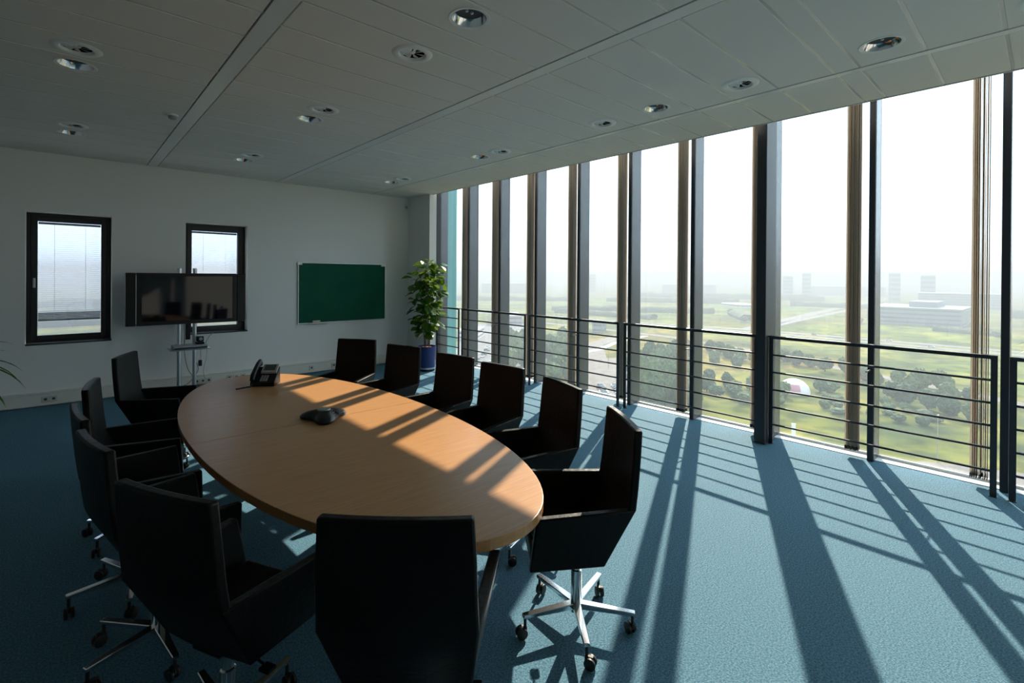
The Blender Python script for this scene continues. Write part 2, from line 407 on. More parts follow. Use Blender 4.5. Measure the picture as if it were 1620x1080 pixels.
def venetian(w, label):
    cx = (w[0] + w[1]) / 2; hw = (w[1] - w[0]) / 2 - 0.115
    t = thing('venetian_blind', label, 'blind', (cx, BY + 0.262, 1.115), group='venetian blinds in the back windows')
    top = w[3] - 0.115 - 1.115
    MB().box(-hw, hw, -0.013, 0.013, top - 0.03, top).build('head_rail', 'vslat', t)
    MB().box(-hw, hw, -0.012, 0.012, 0, 0.02).build('bottom_rail', 'vrail', t)
    for k in range(5): MB().box(-hw, hw, -0.012, 0.012, 0.024 + k * 0.019, 0.037 + k * 0.019).build('stacked_slat', 'vrail', t)
    me = MB().add([(-hw, -0.012, -0.0012), (hw, -0.012, -0.0012), (hw, 0, 0.0012), (-hw, 0, 0.0012), (hw, 0.012, -0.0012), (-hw, 0.012, -0.0012)], [(0, 1, 2, 3), (3, 2, 4, 5)]).mesh('slat')
    z = 0.15
    while z < top - 0.04:
        put('slat', me, 'vslat', t, (0, 0, z)); z += 0.028
    for s in (-0.5, 0.5): MB().box(s * hw - 0.0012, s * hw + 0.0012, -0.0135, -0.0125, 0.02, top - 0.03).build('cord', 'vslat', t)
venetian(W1, 'fine venetian blind in the left back window')
venetian(W2, 'fine venetian blind in the window behind the television')

# ------------------------------------------------------------------ glass wall
struct(MB().box(FX, 6.06, YF - 0.2, 8.62, -0.35, 0.006).build('trim_4', 'sill', bevel=0.002, seg=1), 'white sill strip along the foot of the glass wall', 'sill')
wn = 3
WLAB = {8: 'beside the potted tree at the far end', 7: 'next but one to the far end of the room', 6: 'third from the far end of the room', 5: 'fourth from the far end of the room', 4: 'fifth from the far end, two left of the steel column bay', 3: 'second one left of the steel column', 2: 'directly left of the steel column', 1: 'directly right of the steel column', 0: 'widest in view, second right of the steel column', -1: 'cut off by the right picture edge', -2: 'beyond the right picture edge'}
me_strip = MB().box(5.785, 5.802, -0.026, 0.026, 0.0, HC + 0.7).mesh('dark_strip')  # thin strip, darker than the mullion, on its room-side face
me_mul = MB().box(5.80, 6.02, -0.028, 0.028, 0.0, HC + 0.7).mesh('mullion')
for k in range(-3, 9):
    root = struct(empty('window_%d' % wn, (0, YK(k), 0)), 'floor to ceiling window pane ' + WLAB.get(k, 'behind the camera'), 'window'); wn += 1
    put('mullion', me_mul, 'mullion', root, bevel=0.004, seg=1)
    put('dark_strip', me_strip, 'rail', root, bevel=0.003, seg=1)
    y1 = 0.92 - 0.028 if k < 8 else 8.40 - YK(8)
    MB().box(5.985, 5.997, 0.028, y1, 0.006, HC + 0.7).build('pane', 'glass', root)
    MB().box(5.965, 5.985, 0.028, y1, 0.006, 0.03).build('glazing_bead', 'sill', root)
struct(MB().box(5.515, 5.795, YK(2) - 0.05, YK(2) + 0.05, 0, HC + 0.7).box(5.505, 5.795, YK(2) - 0.058, YK(2) + 0.058, 0, 0.02).build('column', 'rail', bevel=0.006), 'dark steel column between two railing panels', 'column')
struct(MB().box(6.03, 6.27, 8.65, 8.67, -4, 5).build('trim_5', 'teal'), 'teal glass fin outside the far end of the windows', 'glass fin')

# vertical blinds, drawn together beside each mullion
me_sl = MB().box(-0.044, 0.044, -0.0016, 0.0016, 0.10, HC + 0.45).mesh('slat')
me_wt = MB().box(-0.046, 0.046, -0.003, 0.003, 0.07, 0.105).mesh('bottom_weight')
me_hr = MB().box(-0.022, 0.022, -0.10, 0.74, HC + 0.455, HC + 0.49).mesh('head_rail')
blab = {-1: 'outside the frame to the right', 0: 'beside the rightmost mullion in view', 1: 'hanging beside the second mullion from the right', 2: 'hanging just left of the steel column',
        3: 'first one left of the steel column bay', 4: 'second one left of the steel column bay', 5: 'third one left of the steel column bay', 6: 'fourth one left of the steel column bay', 7: 'second nearest to the potted tree', 8: 'nearest to the tall potted tree'}
for k in range(-2, 9):
    t = thing('vertical_blind', 'brown vertical blind drawn into a narrow stack, ' + blab.get(k, 'far behind the camera'), 'blind', (5.83, YK(k) + 0.155, 0), group='vertical blinds along the glass wall')
    put('head_rail', me_hr, 'alu', t)
    for j in range(9):
        y = -0.052 + j * 0.013
        s = put('slat', me_sl, 'blindslat', t, (0.004 * math.sin(j * 2.3 + k), y, 0), rotz=R(random.uniform(-5, 5)))
        put('bottom_weight', me_wt, 'plastic', s)

# guard rail panels
rail_lab = {-2: 'beyond the right edge of the picture', 0: 'widest one, right of the steel column', 2: 'just left of the steel column', 4: 'behind the swivel chairs, second from the column', 6: 'far one with a gap beside the potted tree', 8: 'short one behind the potted tree'}
for k in (-2, 0, 2, 4, 6, 8):
    y0 = YK(k) + (0.075 if k == 2 else 0.055); y1 = YK(k + 2) - (0.075 if k + 2 == 2 else 0.055)
    if k == 8: y1 = 8.39
    t = thing('guard_rail', 'black metal railing panel, ' + rail_lab[k], 'railing', (5.61, y0, 0), group='railing panels along the windows')
    L = y1 - y0
    for y in (0.0, L):
        MB().box(-0.005, 0.005, -0.021, 0.021, 0, 1.155).box(-0.02, 0.02, -0.026, 0.026, 0, 0.006).build('post', 'rail', t, (0, y, 0))
    MB().box(-0.024, 0.024, -0.021, L + 0.021, 1.139, 1.155).box(-0.007, 0.007, 0.021, L - 0.021, 1.122, 1.139).build('top_rail', 'rail', t)
    for j in range(5):
        z = 0.95 - 0.186 * j
        MB().tube([(0, 0.02, z), (0, L - 0.02, z)], 0.0105, 8).build('bar', 'rail', t, smooth=True)
    # stand-off bracket to the mullion behind
    MB().box(-0.006, 0.19, -0.004, 0.004, 0.885, 0.897).build('bracket', 'rail', t, (0, 0.92 - (y0 - YK(k)), 0)) if k < 8 else None

# ------------------------------------------------------------------ ceiling fittings
dl_lab = {(0.06, 0): 'third from the back wall on the left', }
def downlight(x, y, label):
    t = thing('downlight', label, 'ceiling light', (x, y, HC), group='round recessed downlights')
    MB().lathe([(0.108, 0.0), (0.128, -0.004), (0.131, -0.001), (0.112, 0.001)], 40, cap=False).build('trim_ring', 'white', t, smooth=True)
    prof = [(0.110, 0.002), (0.104, 0.02), (0.092, 0.045), (0.074, 0.068), (0.048, 0.086), (0.012, 0.094)]
    MB().lathe(prof, 40, cap=False).build('reflector', 'chrome', t, smooth=True)
    for s in (-0.02, 0.02):
        MB().lathe([(0.008, 0.035), (0.010, 0.04), (0.010, 0.088)], 10, s, 0).build('lamp_tube', 'white', t, smooth=True)
me_vane = MB().add([(0.020, -0.008, 0.004), (0.089, -0.034, 0.004), (0.089, 0.012, 0.016), (0.020, 0.006, 0.012)], [(0, 1, 2, 3)]).mesh('vane')
def diffuser(x, y, label):
    t = thing('air_diffuser', label, 'air vent', (x, y, HC), group='round swirl air diffusers')
    MB().lathe([(0.088, 0.008), (0.098, -0.010), (0.115, -0.013), (0.134, -0.008), (0.146, -0.001), (0.120, 0.001)], 40, cap=False).build('trim_ring', 'white', t, smooth=True)
    MB().lathe([(0.116, 0.004), (0.090, 0.03), (0.090, 0.055)], 32, cap=False).build('collar', 'plastic', t, smooth=True)
    MB().lathe([(0.091, 0.05), (0.001, 0.052)], 32, cap=False).build('plenum', 'hole', t)
    MB().lathe([(0.022, 0.030), (0.026, 0.016), (0.020, 0.006), (0.004, 0.001)], 20).build('hub', 'white', t, smooth=True)
    for j in range(8):
        put('vane', me_vane, 'white', t, rotz=2 * math.pi * j / 8)
names_l = ['chrome downlight at upper left beside an air diffuser', 'largest chrome downlight at top centre of the picture', 'chrome downlight at the upper right near the windows', 'chrome downlight in the middle bay above the phone', 'chrome downlight by the windows, next to two diffusers',
           'far left chrome downlight close to the back wall', 'far chrome downlight above the chalkboard, middle bay', 'far chrome downlight of the window bay beside a diffuser', 'farthest chrome downlight near the room corner']
names_v = ['round air diffuser at upper left above a downlight', 'round air diffuser below the largest downlight', 'round air diffuser nearest the steel column top', 'round air diffuser in the middle bay beside a downlight', 'round air diffuser in the window bay, left of a downlight', 'far left round air diffuser close to the back wall',
           'far round air diffuser in the middle bay near the back wall', 'far round air diffuser in the window bay', 'farthest round air diffuser near the room corner', 'round air diffuser cut off by the right picture edge']
il = iv = 0
for x, y, r, kd in fixtures:
    if kd == 'light': downlight(x, y, names_l[il]); il += 1
    else: diffuser(x, y, names_v[iv]); iv += 1
t = thing('smoke_detector', 'small round smoke detector beside the left ceiling runner', 'smoke detector', (0.80, 5.97, HC))
MB().lathe([(0.05, 0.0), (0.05, -0.012), (0.046, -0.016)], 24).build('base', 'white', t, smooth=True)
MB().lathe([(0.038, -0.016), (0.036, -0.04), (0.022, -0.05), (0.004, -0.052)], 24).build('sensor_head', 'grey', t, smooth=True)
t = thing('motion_sensor', 'small white motion sensor high in the room corner', 'sensor', (5.235, 8.975, 3.20), R(-45))
MB().box(-0.035, 0.035, -0.035, 0.035, -0.06, 0.06).build('housing', 'white', t, bevel=0.012)
MB().box(-0.024, 0.024, -0.04, -0.034, -0.04, 0.01).build('lens', 'grey', t, bevel=0.002)

# ------------------------------------------------------------------ conference table
TX, TY, TA, TB, TZ = 1.345, 3.48, 0.785, 2.035, 0.745
t = thing('conference_table', 'large oval beech conference table in the middle of the room', 'table', (TX, TY, 0))
def half(sgn):
    pts = []
    N = 48; ex = 2.12
    for k in range(N + 1):
        a = math.pi * k / N
        c, s = math.cos(a), math.sin(a)
        pts.append((TA * math.copysign(abs(c) ** (2 / ex), c), sgn * (0.0012 + TB * abs(s) ** (2 / ex))))
    if sgn < 0: pts.reverse()
    return pts
for s in (1, -1):
    MB().prism(half(s), TZ - 0.045, TZ).build('tabletop', 'wood', t, bevel=0.003, seg=2)
for y in (-0.95, 0.95):
    p = MB().lathe([(0.055, 0.02), (0.055, TZ - 0.06)], 24).build('pedestal', 'alu', t, (0, y, 0), smooth=True)
    MB().lathe([(0.30, 0.0), (0.30, 0.012), (0.08, 0.022)], 32).build('foot_plate', 'alu', p, smooth=True)
    MB().lathe([(0.20, TZ - 0.06), (0.20, TZ - 0.046)], 24).build('top_plate', 'plastic', p)

# ------------------------------------------------------------------ swivel chairs
def chair_meshes():
    d = {}
    # backrest: tall curved slab that folds forward to the seat
    prof = [(-0.272, 1.05, .236), (-0.262, 0.91, .243), (-0.250, 0.78, .247), (-0.238, 0.685, .251), (-0.168, 0.55, .236), (-0.098, 0.415, .220)]
    n = 9; mb = MB(); vo = []; vi = []
    for x, z, hw in prof:
        for k in range(n):
            s = -1 + 2 * k / (n - 1); xx = x + 0.014 * s * s
            zz = z
            vo.append((xx, s * hw, zz)); vi.append((xx + 0.040, s * (hw - 0.002), zz + (0.02 if z < 0.5 else 0)))
    m_ = len(prof); off = m_ * n; fs_ = []
    for j in range(m_ - 1):
        for k in range(n - 1):
            a = j * n + k
            fs_.append((a, a + 1, a + n + 1, a + n)); fs_.append((off + a, off + a + n, off + a + n + 1, off + a + 1))
    for k in range(n - 1):
        fs_.append((k, off + k, off + k + 1, k + 1)); q = (m_ - 1) * n + k; fs_.append((q, q + 1, off + q + 1, off + q))
    for j in range(m_ - 1):
        a = j * n; fs_.append((a, a + n, off + a + n, off + a)); b = a + n - 1; fs_.append((b, off + b, off + b + n, b + n))
    mb.add(vo + vi, fs_); d['backrest'] = mb.mesh('backrest')
    for s in (1, -1):
        o = [(-0.225, .252, .690), (.250, .300, .684), (.272, .238, .412), (-0.085, .218, .412)]
        outer = [(x, s * y, z) for x, y, z in o]; inner = [(x, s * (y - .042), z) for x, y, z in o]
        a = outer + inner if s < 0 else inner + outer
        d['arm%d' % s] = MB().hexa(a).mesh('armrest')
    d['seat'] = MB().hexa([(-.10, -.18, .425), (.265, -.198, .425), (.265, .198, .425), (-.10, .18, .425), (-.12, -.185, .505), (.262, -.205, .515), (.262, .205, .515), (-.12, .185, .505)]).mesh('seat')
    d['mech'] = MB().box(-.09, .09, -.07, .07, .395, .428).mesh('swivel_plate')
    d['post'] = MB().lathe([(.034, .075), (.034, .10), (.027, .105), (.027, .28), (.021, .285), (.021, .40)], 20).mesh('seat_post')
    d['leg'] = MB().hexa([(.02, -.021, .088), (.292, -.014, .098), (.292, .014, .098), (.02, .021, .088), (.02, -.021, .118), (.292, -.014, .116), (.292, .014, .116), (.02, .021, .118)]).mesh('base_leg')
    w = MB(); w.lathe([(.0075, .05), (.0075, .100)], 10)
    for s in (-1, 1):
        ring = []; 
        for y0, y1, r in [(s * .006, s * .022, .027)]:
            vs_ = []; n2 = 16
            for yy, rr in ((y0, r * .8), (y0 + s * .003, r), (y1 - s * .003, r), (y1, r * .72)):
                for k in range(n2):
                    a = 2 * math.pi * k / n2; vs_.append((-.018 + rr * math.cos(a), yy, .0272 + rr * math.sin(a)))
            fs_ = []
            for j in range(3):
                for k in range(n2):
                    a, b = j * n2 + k, j * n2 + (k + 1) % n2; fs_.append((a, b, b + n2, a + n2))
            fs_.append(tuple(range(n2))); fs_.append(tuple(range(3 * n2, 4 * n2)))
            w.add(vs_, fs_)
    w.box(-.03, .008, -.006, .006, .03, .056)
    d['caster'] = w.mesh('caster')
    d['lever'] = MB().tube([(-.02, -.06, .40), (-.02, -.16, .385), (-.02, -.205, .37)], .005, 6).box(-.038, -.002, -.245, -.20, .355, .366).mesh('height_lever')
    return d
CM = chair_meshes()
def make_chair(x, y, face, star, label):
    t = thing('swivel_chair', label, 'chair', (x, y, 0), R(face), 'black leather swivel chairs around the table')
    put('backrest', CM['backrest'], 'leather', t, bevel=0.009, seg=2, smooth=True, angle=22)
    for s in (1, -1): put('armrest', CM['arm%d' % s], 'leather', t, bevel=0.008, seg=2, smooth=True)
    put('seat', CM['seat'], 'leather', t, bevel=0.02, seg=3, smooth=True)
    put('swivel_plate', CM['mech'], 'plastic', t, bevel=0.004)
    put('seat_post', CM['post'], 'chrome', t, smooth=True)
    put('height_lever', CM['lever'], 'plastic', t)
    for k in range(5):
        a = R(star - face + 72 * k)
        l = put('base_leg', CM['leg'], 'chrome', t, rotz=a, bevel=0.003, seg=1)
        c = put('caster', CM['caster'], 'rubber', l, (.280, 0, 0), rotz=R((k * 67 + star * 3) % 360), smooth=True)
    return t
chairs = [
    (2.252, 5.143, -146, 20, 'black leather swivel chair nearest the far end, below the chalkboard'),
    (2.364, 4.445, -167, 35, 'black leather swivel chair on the window side, directly in front of the blue pot'),
    (2.406, 3.628, -173, 10, 'black leather swivel chair on the window side, third from the chalkboard end'),
    (2.402, 2.981, -175, 50, 'black leather swivel chair on the window side, third from the camera'),
    (2.288, 2.312, 163, 55, 'black leather swivel chair just behind the one whose chrome base shows fully'),
    (1.936, 1.617, 143, 14, 'black leather swivel chair with its whole chrome star base visible in sun'),
    (0.623, 5.475, -23, 30, 'black leather swivel chair at the far left, beside the television stand'),
    (0.369, 4.195, -9, 5, 'black leather swivel chair on the dark side, second from the television'),
    (0.299, 3.435, 4, 44, 'black leather swivel chair on the dark side, mostly hidden behind its neighbour'),
    (0.333, 2.833, 10, 60, 'black leather swivel chair on the dark side, second from the camera'),
    (0.463, 2.089, 26, 25, 'black leather swivel chair at lower left, its back toward the camera'),
    (0.900, 1.489, 47, 33, 'closest black leather swivel chair, its back filling the bottom centre'),
]
for c in chairs: make_chair(*c)

# ------------------------------------------------------------------ phones
t = thing('desk_phone', 'black desk phone with grey display on the far table end', 'telephone', (1.385, 4.93, TZ + 0.001), R(-34)); t.scale = (1.05, 1.0, 1.35)
# local: +y away from user, x right
body = MB().hexa([(-.095, -.09, 0), (.105, -.09, 0), (.105, .09, 0), (-.095, .09, 0), (-.095, -.085, .03), (.105, -.085, .03), (.105, .085, .115), (-.095, .085, .115)])
body.build('body', 'plastic', t, bevel=0.006)
s = MB().hexa([(-.03, -.005, .074), (.10, -.005, .074), (.10, .083, .118), (-.03, .083, .118), (-.03, -.012, .088), (.10, -.012, .088), (.10, .076, .132), (-.03, .076, .132)]).build('display_frame', 'grey', t, bevel=0.003)
MB().hexa([(-.012, .006, .0965), (.082, .006, .0965), (.082, .066, .1265), (-.012, .066, .1265), (-.012, .0055, .0985), (.082, .0055, .0985), (.082, .0655, .1285), (-.012, .0655, .1285)]).build('display', 'lcd', s)
me_key = MB().box(-.008, .008, -.006, .006, 0, .006).mesh('key')
for i in range(3):
    for j in range(4):
        k = put('key', me_key, 'grey', t, (-.01 + i * .022, -.07 + j * .017, .036 + j * .0078)); k.rotation_euler = (R(26), 0, 0)
hs = MB().tube([(-.07, -.105, .045), (-.07, -.09, .072), (-.07, -.02, .105), (-.07, .05, .135), (-.07, .092, .145), (-.07, .105, .125)], .021, 12)
hs.build('handset', 'plastic', t, smooth=True)
pts = [(-.07, -.10, .03)] + [(-.08 - .01 * k + .006 * math.sin(k * 2.2), -.11 - .012 * k, .006) for k in range(9)]
MB().tube(pts, .005, 6).build('handset_cord', 'cable', t, smooth=True)

t = thing('conference_phone', 'black three-legged conference phone in the table middle', 'telephone', (1.375, 3.49, TZ + 0.001), R(12))
mb = MB(); n = 72; rings = []
def lobes(a): return 0.55 + 0.45 * (0.5 + 0.5 * math.cos(3 * a)) ** 1.6
for rr, z in ((1.0, 0.004), (1.02, 0.014), (0.93, 0.030), (0.74, 0.046), (0.50, 0.060), (0.26, 0.066), (0.05, 0.067)):
    base = rr * 0.175
    rings.append([(base * (lobes(2 * math.pi * k / n) if rr > .5 else lobes(2 * math.pi * k / n) * .5 + .5 * .72) * math.cos(2 * math.pi * k / n),
                   base * (lobes(2 * math.pi * k / n) if rr > .5 else lobes(2 * math.pi * k / n) * .5 + .5 * .72) * math.sin(2 * math.pi * k / n), z) for k in range(n)])
vs_ = sum(rings, []); fs_ = []
for j in range(len(rings) - 1):
    for k in range(n):
        a, b = j * n + k, j * n + (k + 1) % n; fs_.append((a, b, b + n, a + n))
fs_.append(tuple(range(n - 1, -1, -1))); fs_.append(tuple(range((len(rings) - 1) * n, len(rings) * n)))
mb.add(vs_, fs_).build('body', 'plastic', t, smooth=True)
MB().lathe([(.046, .060), (.044, .071), (.036, .073)], 24).build('speaker_grille', 'grey', t, smooth=True)
d_ = MB().hexa([(-.03, -.10, .028), (.03, -.10, .028), (.03, -.055, .05), (-.03, -.055, .05), (-.028, -.102, .036), (.028, -.102, .036), (.028, -.057, .058), (-.028, -.057, .058)])
d_.build('display', 'lcd', t, rotz=R(60))
for k in range(3): put('key', me_key, 'grey', t, (.05 * math.cos(R(-120 + 25 * k)) * 1.5, .05 * math.sin(R(-120 + 25 * k)) * 1.5, .046))

# ------------------------------------------------------------------ television and stand
t = thing('tv_stand', 'silver twin-pole stand carrying the television', 'stand', (1.36, 8.66, 0))
MB().box(-.40, .40, -.28, .28, 0.03, .055).build('base', 'plastic', t, bevel=0.01)
for x in (-.36, .36):
    for y in (-.24, .24): MB().lathe([(.025, 0), (.028, .028)], 12).build('foot', 'rubber', t, (x, y, 0), smooth=True)
for x in (-.105, .09): MB().lathe([(.028, .055), (.028, 1.855), (.022, 1.86)], 20).build('pole', 'alu', t, (x, 0, 0), smooth=True)
MB().box(-.235, .265, -.20, .14, .655, .675).build('shelf', 'alu', t, bevel=0.008)
MB().box(-.16, .15, -.06, -.03, 1.15, 1.65).build('mount_plate', 'plastic', t)
MB().box(-.03, .03, -.035, -.02, .80, 1.15).build('cable_cover', 'plastic', t)
t = thing('television', 'wide black flat television with side speakers before the window', 'television', (1.36, 8.55, 1.045))
MB().box(-.625, .615, -.06, .05, 0, .74).build('housing', 'plastic', t, bevel=0.008)
MB().box(-.565, .555, -.0625, -.0595, .055, .695).build('screen', 'screen', t)
for x0, x1 in ((-.745, -.63), (.62, .74)):
    MB().box(x0, x1, -.055, .03, .0, .74).build('speaker', 'plastic', t, bevel=0.01)
MB().box(-.632, -.626, -.064, -.03, .03, .71).build('trim_strip', 'alu', t)
t = thing('video_codec', 'flat silver video device on the television stand shelf', 'device', (1.36, 8.57, .676))
MB().box(-.20, .22, -.14, .12, .004, .055).build('case', 'grey', t, bevel=0.006)
MB().box(-.19, .21, -.143, -.139, .012, .03).build('front_strip', 'plastic', t)
for x in (-.16, .18): MB().box(x - .015, x + .015, -.1, .08, 0, .005).build('foot', 'rubber', t)
t = thing('video_camera', 'small dark video camera on top of the silver device', 'camera', (1.50, 8.55, .732))
MB().box(-.05, .05, -.05, .05, 0, .03).build('base', 'plastic', t, bevel=0.006)
MB().box(-.045, .045, -.05, .05, .035, .12).build('head', 'plastic', t, bevel=0.015)
mb = MB().lathe([(.022, 0), (.024, .02), (.015, .022)], 16).build('lens', 'grey', t, (0, -.05, .08), smooth=True); mb.rotation_euler = (R(90), 0, 0)
def cable(name, pts, label, r=.004, mat='cable'):
    # smooth the polyline a little
    P = [Vector(p) for p in pts]; out = []
    for i in range(len(P) - 1):
        p0, p1, p2, p3 = P[max(i - 1, 0)], P[i], P[i + 1], P[min(i + 2, len(P) - 1)]
        for k in range(5):
            u = k / 5; out.append(0.5 * ((2 * p1) + (-p0 + p2) * u + (2 * p0 - 5 * p1 + 4 * p2 - p3) * u * u + (-p0 + 3 * p1 - 3 * p2 + p3) * u ** 3))
    out.append(P[-1])
    tag(MB().tube(out, r, 6).build(name, mat, smooth=True), label, 'cable')
cable('cable', [(1.30, 8.60, 1.10), (1.32, 8.64, .9), (1.33, 8.70, .60), (1.38, 8.76, .35), (1.46, 8.78, .20), (1.50, 8.92, .12)], 'black cable hanging between the two stand poles')
cable('cable', [(1.42, 8.66, .70), (1.47, 8.76, .50), (1.52, 8.80, .30), (1.40, 8.80, .12), (1.24, 8.78, .07)], 'black cable looping down behind the right stand pole')
cable('cable', [(1.58, 8.62, .72), (1.66, 8.74, .82), (1.76, 8.9, .86), (1.86, 9.02, .87)], 'black cable running from shelf up to the window sill')
cable('cable', [(1.60, 8.60, .70), (1.62, 8.74, .5), (1.60, 8.84, .3), (1.64, 8.97, .13)], 'thin pale cable dropping from shelf to the wall socket', .003, 'grey')
t = thing('power_adapter', 'small black adapter hanging under the stand shelf', 'adapter', (1.535, 8.72, .42))
MB().box(-.022, .022, -.018, .018, -.045, .045).build('case', 'plastic', t, bevel=0.005)
MB().tube([(0, 0, .045), (.004, -.01, .12), (0, -.03, .24)], .003, 6).build('lead', 'cable', t)

# ------------------------------------------------------------------ chalkboard
t = thing('chalkboard', 'green chalkboard in a thin silver frame on the back wall', 'chalkboard', (3.928, BY - 0.001, .895))
MB().box(-.845, .845, -.018, 0, .012, 1.093).build('board', 'board', t)
MB().box(-.855, .855, -.026, 0, 0, .014).box(-.855, .855, -.026, 0, 1.091, 1.105).box(-.855, -.841, -.026, 0, .014, 1.091).box(.841, .855, -.026, 0, .014, 1.091).build('frame', 'alu', t, bevel=0.002, seg=1)
for x, z in ((-.83, 1.08), (.80, 1.08)):
    MB().box(-.045, .045, -.032, -.018, -.022, .012).build('corner_clip', 'white', t, (x, 0, z), bevel=0.003)
MB().box(-.17, .17, -.075, -.02, -.012, -.002).build('chalk_tray', 'alu', t, (-.5, 0, 0.014))
t = thing('board_eraser', 'small tan board eraser on the chalk tray', 'eraser', (3.39, BY - 0.05, .908))
MB().box(-.07, .07, -.022, .022, 0, .018).build('felt', 'felt', t, bevel=0.003); MB().box(-.068, .068, -.02, .02, .018, .036).build('grip', 'trunk', t, bevel=0.004)

# ------------------------------------------------------------------ potted plants
def leaf_mesh(name, L, W, fold=.25, droop=.25, n=5):
    vs_ = []; fs_ = []
    for i in range(n + 1):
        u = i / n; w = W * math.sin(math.pi * min(1, .03 + .95 * u) ** 1.25) ** .8 ; z = -droop * L * u * u
        vs_ += [(L * u, -w / 2, z + fold * w / 2), (L * u, 0, z), (L * u, w / 2, z + fold * w / 2)]
    for i in range(n):
        a = i * 3; fs_ += [(a, a + 3, a + 4, a + 1), (a + 1, a + 4, a + 5, a + 2)]
    return MB().add(vs_, fs_).mesh(name)
def pot(t, r, h):
    MB().lathe([(r * .86, 0), (r * .88, .035), (r * .88, .04)], 32).build('pot_foot', 'plastic', t, smooth=True)
    MB().lathe([(r * .90, .04), (r * .905, .07)], 32, cap=False).build('pot_band', 'alu', t, smooth=True)
    MB().lathe([(r * .89, .04), (r * .90, .07), (r, h - .02), (r, h), (r * .94, h), (r * .92, h - .05), (.01, h - .05)], 36).build('pot', 'pot', t, smooth=True)
    MB().lathe([(r * .925, h - .045), (r * .5, h - .02), (.01, h - .012)], 24).build('clay_pellets', 'soil', t, smooth=True)
t = thing('potted_tree', 'tall leafy fig tree in a dark blue pot by the windows', 'plant', (5.03, 7.86, 0))
pot(t, .172, .46)
rnd = random.Random(5)
lm = [leaf_mesh('leaf', .20, .165), leaf_mesh('leaf', .17, .145, .3, .35), leaf_mesh('leaf', .14, .12, .2, .15)]
canes = []
for k in range(4):
    a = k * 1.57 + .4; bx, by = .05 * math.cos(a), .05 * math.sin(a)
    top = 1.35 + .2 * k; lx = .10 * math.cos(a + .6); ly = .10 * math.sin(a + .6)
    pts = [(bx, by, .43), (bx + lx * .3, by + ly * .3, .43 + top * .3), (bx + lx * .7, by + ly * .7, .43 + top * .6), (bx + lx, by + ly, min(2.05, .43 + top * .92))]
    MB().tube(pts, .011, 6, .005).build('cane', 'stem', t, smooth=True); canes.append(pts)
cnt = 0
for k in range(230):
    pts = canes[k % 4]; u = .20 + .80 * ((k * 0.618) % 1.0)
    seg = min(int(u * 3), 2); q = u * 3 - seg
    p = Vector(pts[seg]).lerp(Vector(pts[seg + 1]), q)
    if p.z < .58: continue
    a = rnd.uniform(0, 2 * math.pi)
    sp = rnd.uniform(.02, .17) * (0.75 if p.z < .85 else 1.0)
    o = put('leaf', lm[k % 3], 'leaf', t, (p.x + sp * math.cos(a), p.y + sp * math.sin(a), p.z + rnd.uniform(-.03, .06)))
    o.rotation_euler = (rnd.uniform(-.5, .5), rnd.uniform(-.5, .75), a + rnd.uniform(-.5, .5))
def blade(name, L, W, n=9, droop=.7):
    vs_ = []; fs_ = []
    for i in range(n + 1):
        u = i / n; w = W * (1 - u ** 2.2) * min(1, .35 + 3 * u); x = L * (u - .22 * droop * u * u); z = L * (.75 * u - droop * u * u)
        vs_ += [(x, -w / 2, z + .15 * w), (x, 0, z), (x, w / 2, z + .15 * w)]
    for i in range(n):
        a = i * 3; fs_ += [(a, a + 3, a + 4, a + 1), (a + 1, a + 4, a + 5, a + 2)]
    return MB().add(vs_, fs_).mesh(name)
bl = [blade('leaf', .78, .085), blade('leaf', .66, .08, droop=.85), blade('leaf', .9, .085, droop=.75)]
def dracaena(label, x, y, cane_h, n, seed, s=1.0):
    t = thing('potted_dracaena', label, 'plant', (x, y, 0)); rr = random.Random(seed)
    pot(t, .17, .40)
    MB().tube([(0, 0, .34), (.01, .01, .34 + cane_h * .5), (0, 0, .36 + cane_h)], .02, 8, .014).build('cane', 'stem', t, smooth=True)
    for k in range(n):
        o = put('leaf', bl[k % 3], 'leaf', t, (0, 0, .34 + cane_h * (.75 + .25 * (k / n))))
        o.rotation_euler = (0, rr.uniform(-.55, .35), k * 2.399 + rr.uniform(-.2, .2)); o.scale = (s, s, s)
    return t
dracaena('arching green palm leaves poking in at the left picture edge', -0.98, 7.0, .50, 46, 3)
dracaena('pointed green leaf tips poking in at the right picture edge', 4.62, -.55, .95, 24, 9)

# ------------------------------------------------------------------ outdoors, far below
GZ = -50.0
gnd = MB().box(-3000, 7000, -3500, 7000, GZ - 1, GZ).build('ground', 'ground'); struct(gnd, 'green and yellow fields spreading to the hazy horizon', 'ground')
def ribbon(name, pts, w, z, mat, label):
    vs_ = []; fs_ = []
    P = [Vector((x, y, 0)) for x, y in pts]
    for i, p in enumerate(P):
        tdir = (P[min(i + 1, len(P) - 1)] - P[max(i - 1, 0)]).normalized(); nn = Vector((-tdir.y, tdir.x, 0)) * w / 2
        vs_ += [(p + nn)[:2] + (GZ + z,), (p - nn)[:2] + (GZ + z,), (p + nn)[:2] + (GZ - .3,), (p - nn)[:2] + (GZ - .3,)]
    for i in range(len(P) - 1):
        a = i * 4; fs_ += [(a, a + 1, a + 5, a + 4), (a, a + 4, a + 6, a + 2), (a + 1, a + 3, a + 7, a + 5)]
    return struct(MB().add(vs_, fs_).build(name, mat), label, 'road')
ribbon('road', [(430, 720), (441, 550), (460, 370), (477, 263), (490, 178), (489, 119), (486, 35), (479, -100), (470, -400)], 13, .10, 'asphalt', 'near carriageway of the motorway across the fields')
ribbon('road', [(452, 720), (463, 550), (482, 370), (499, 263), (512, 178), (511, 119), (508, 35), (501, -100), (492, -400)], 12, .10, 'asphalt', 'far carriageway of the motorway across the fields')
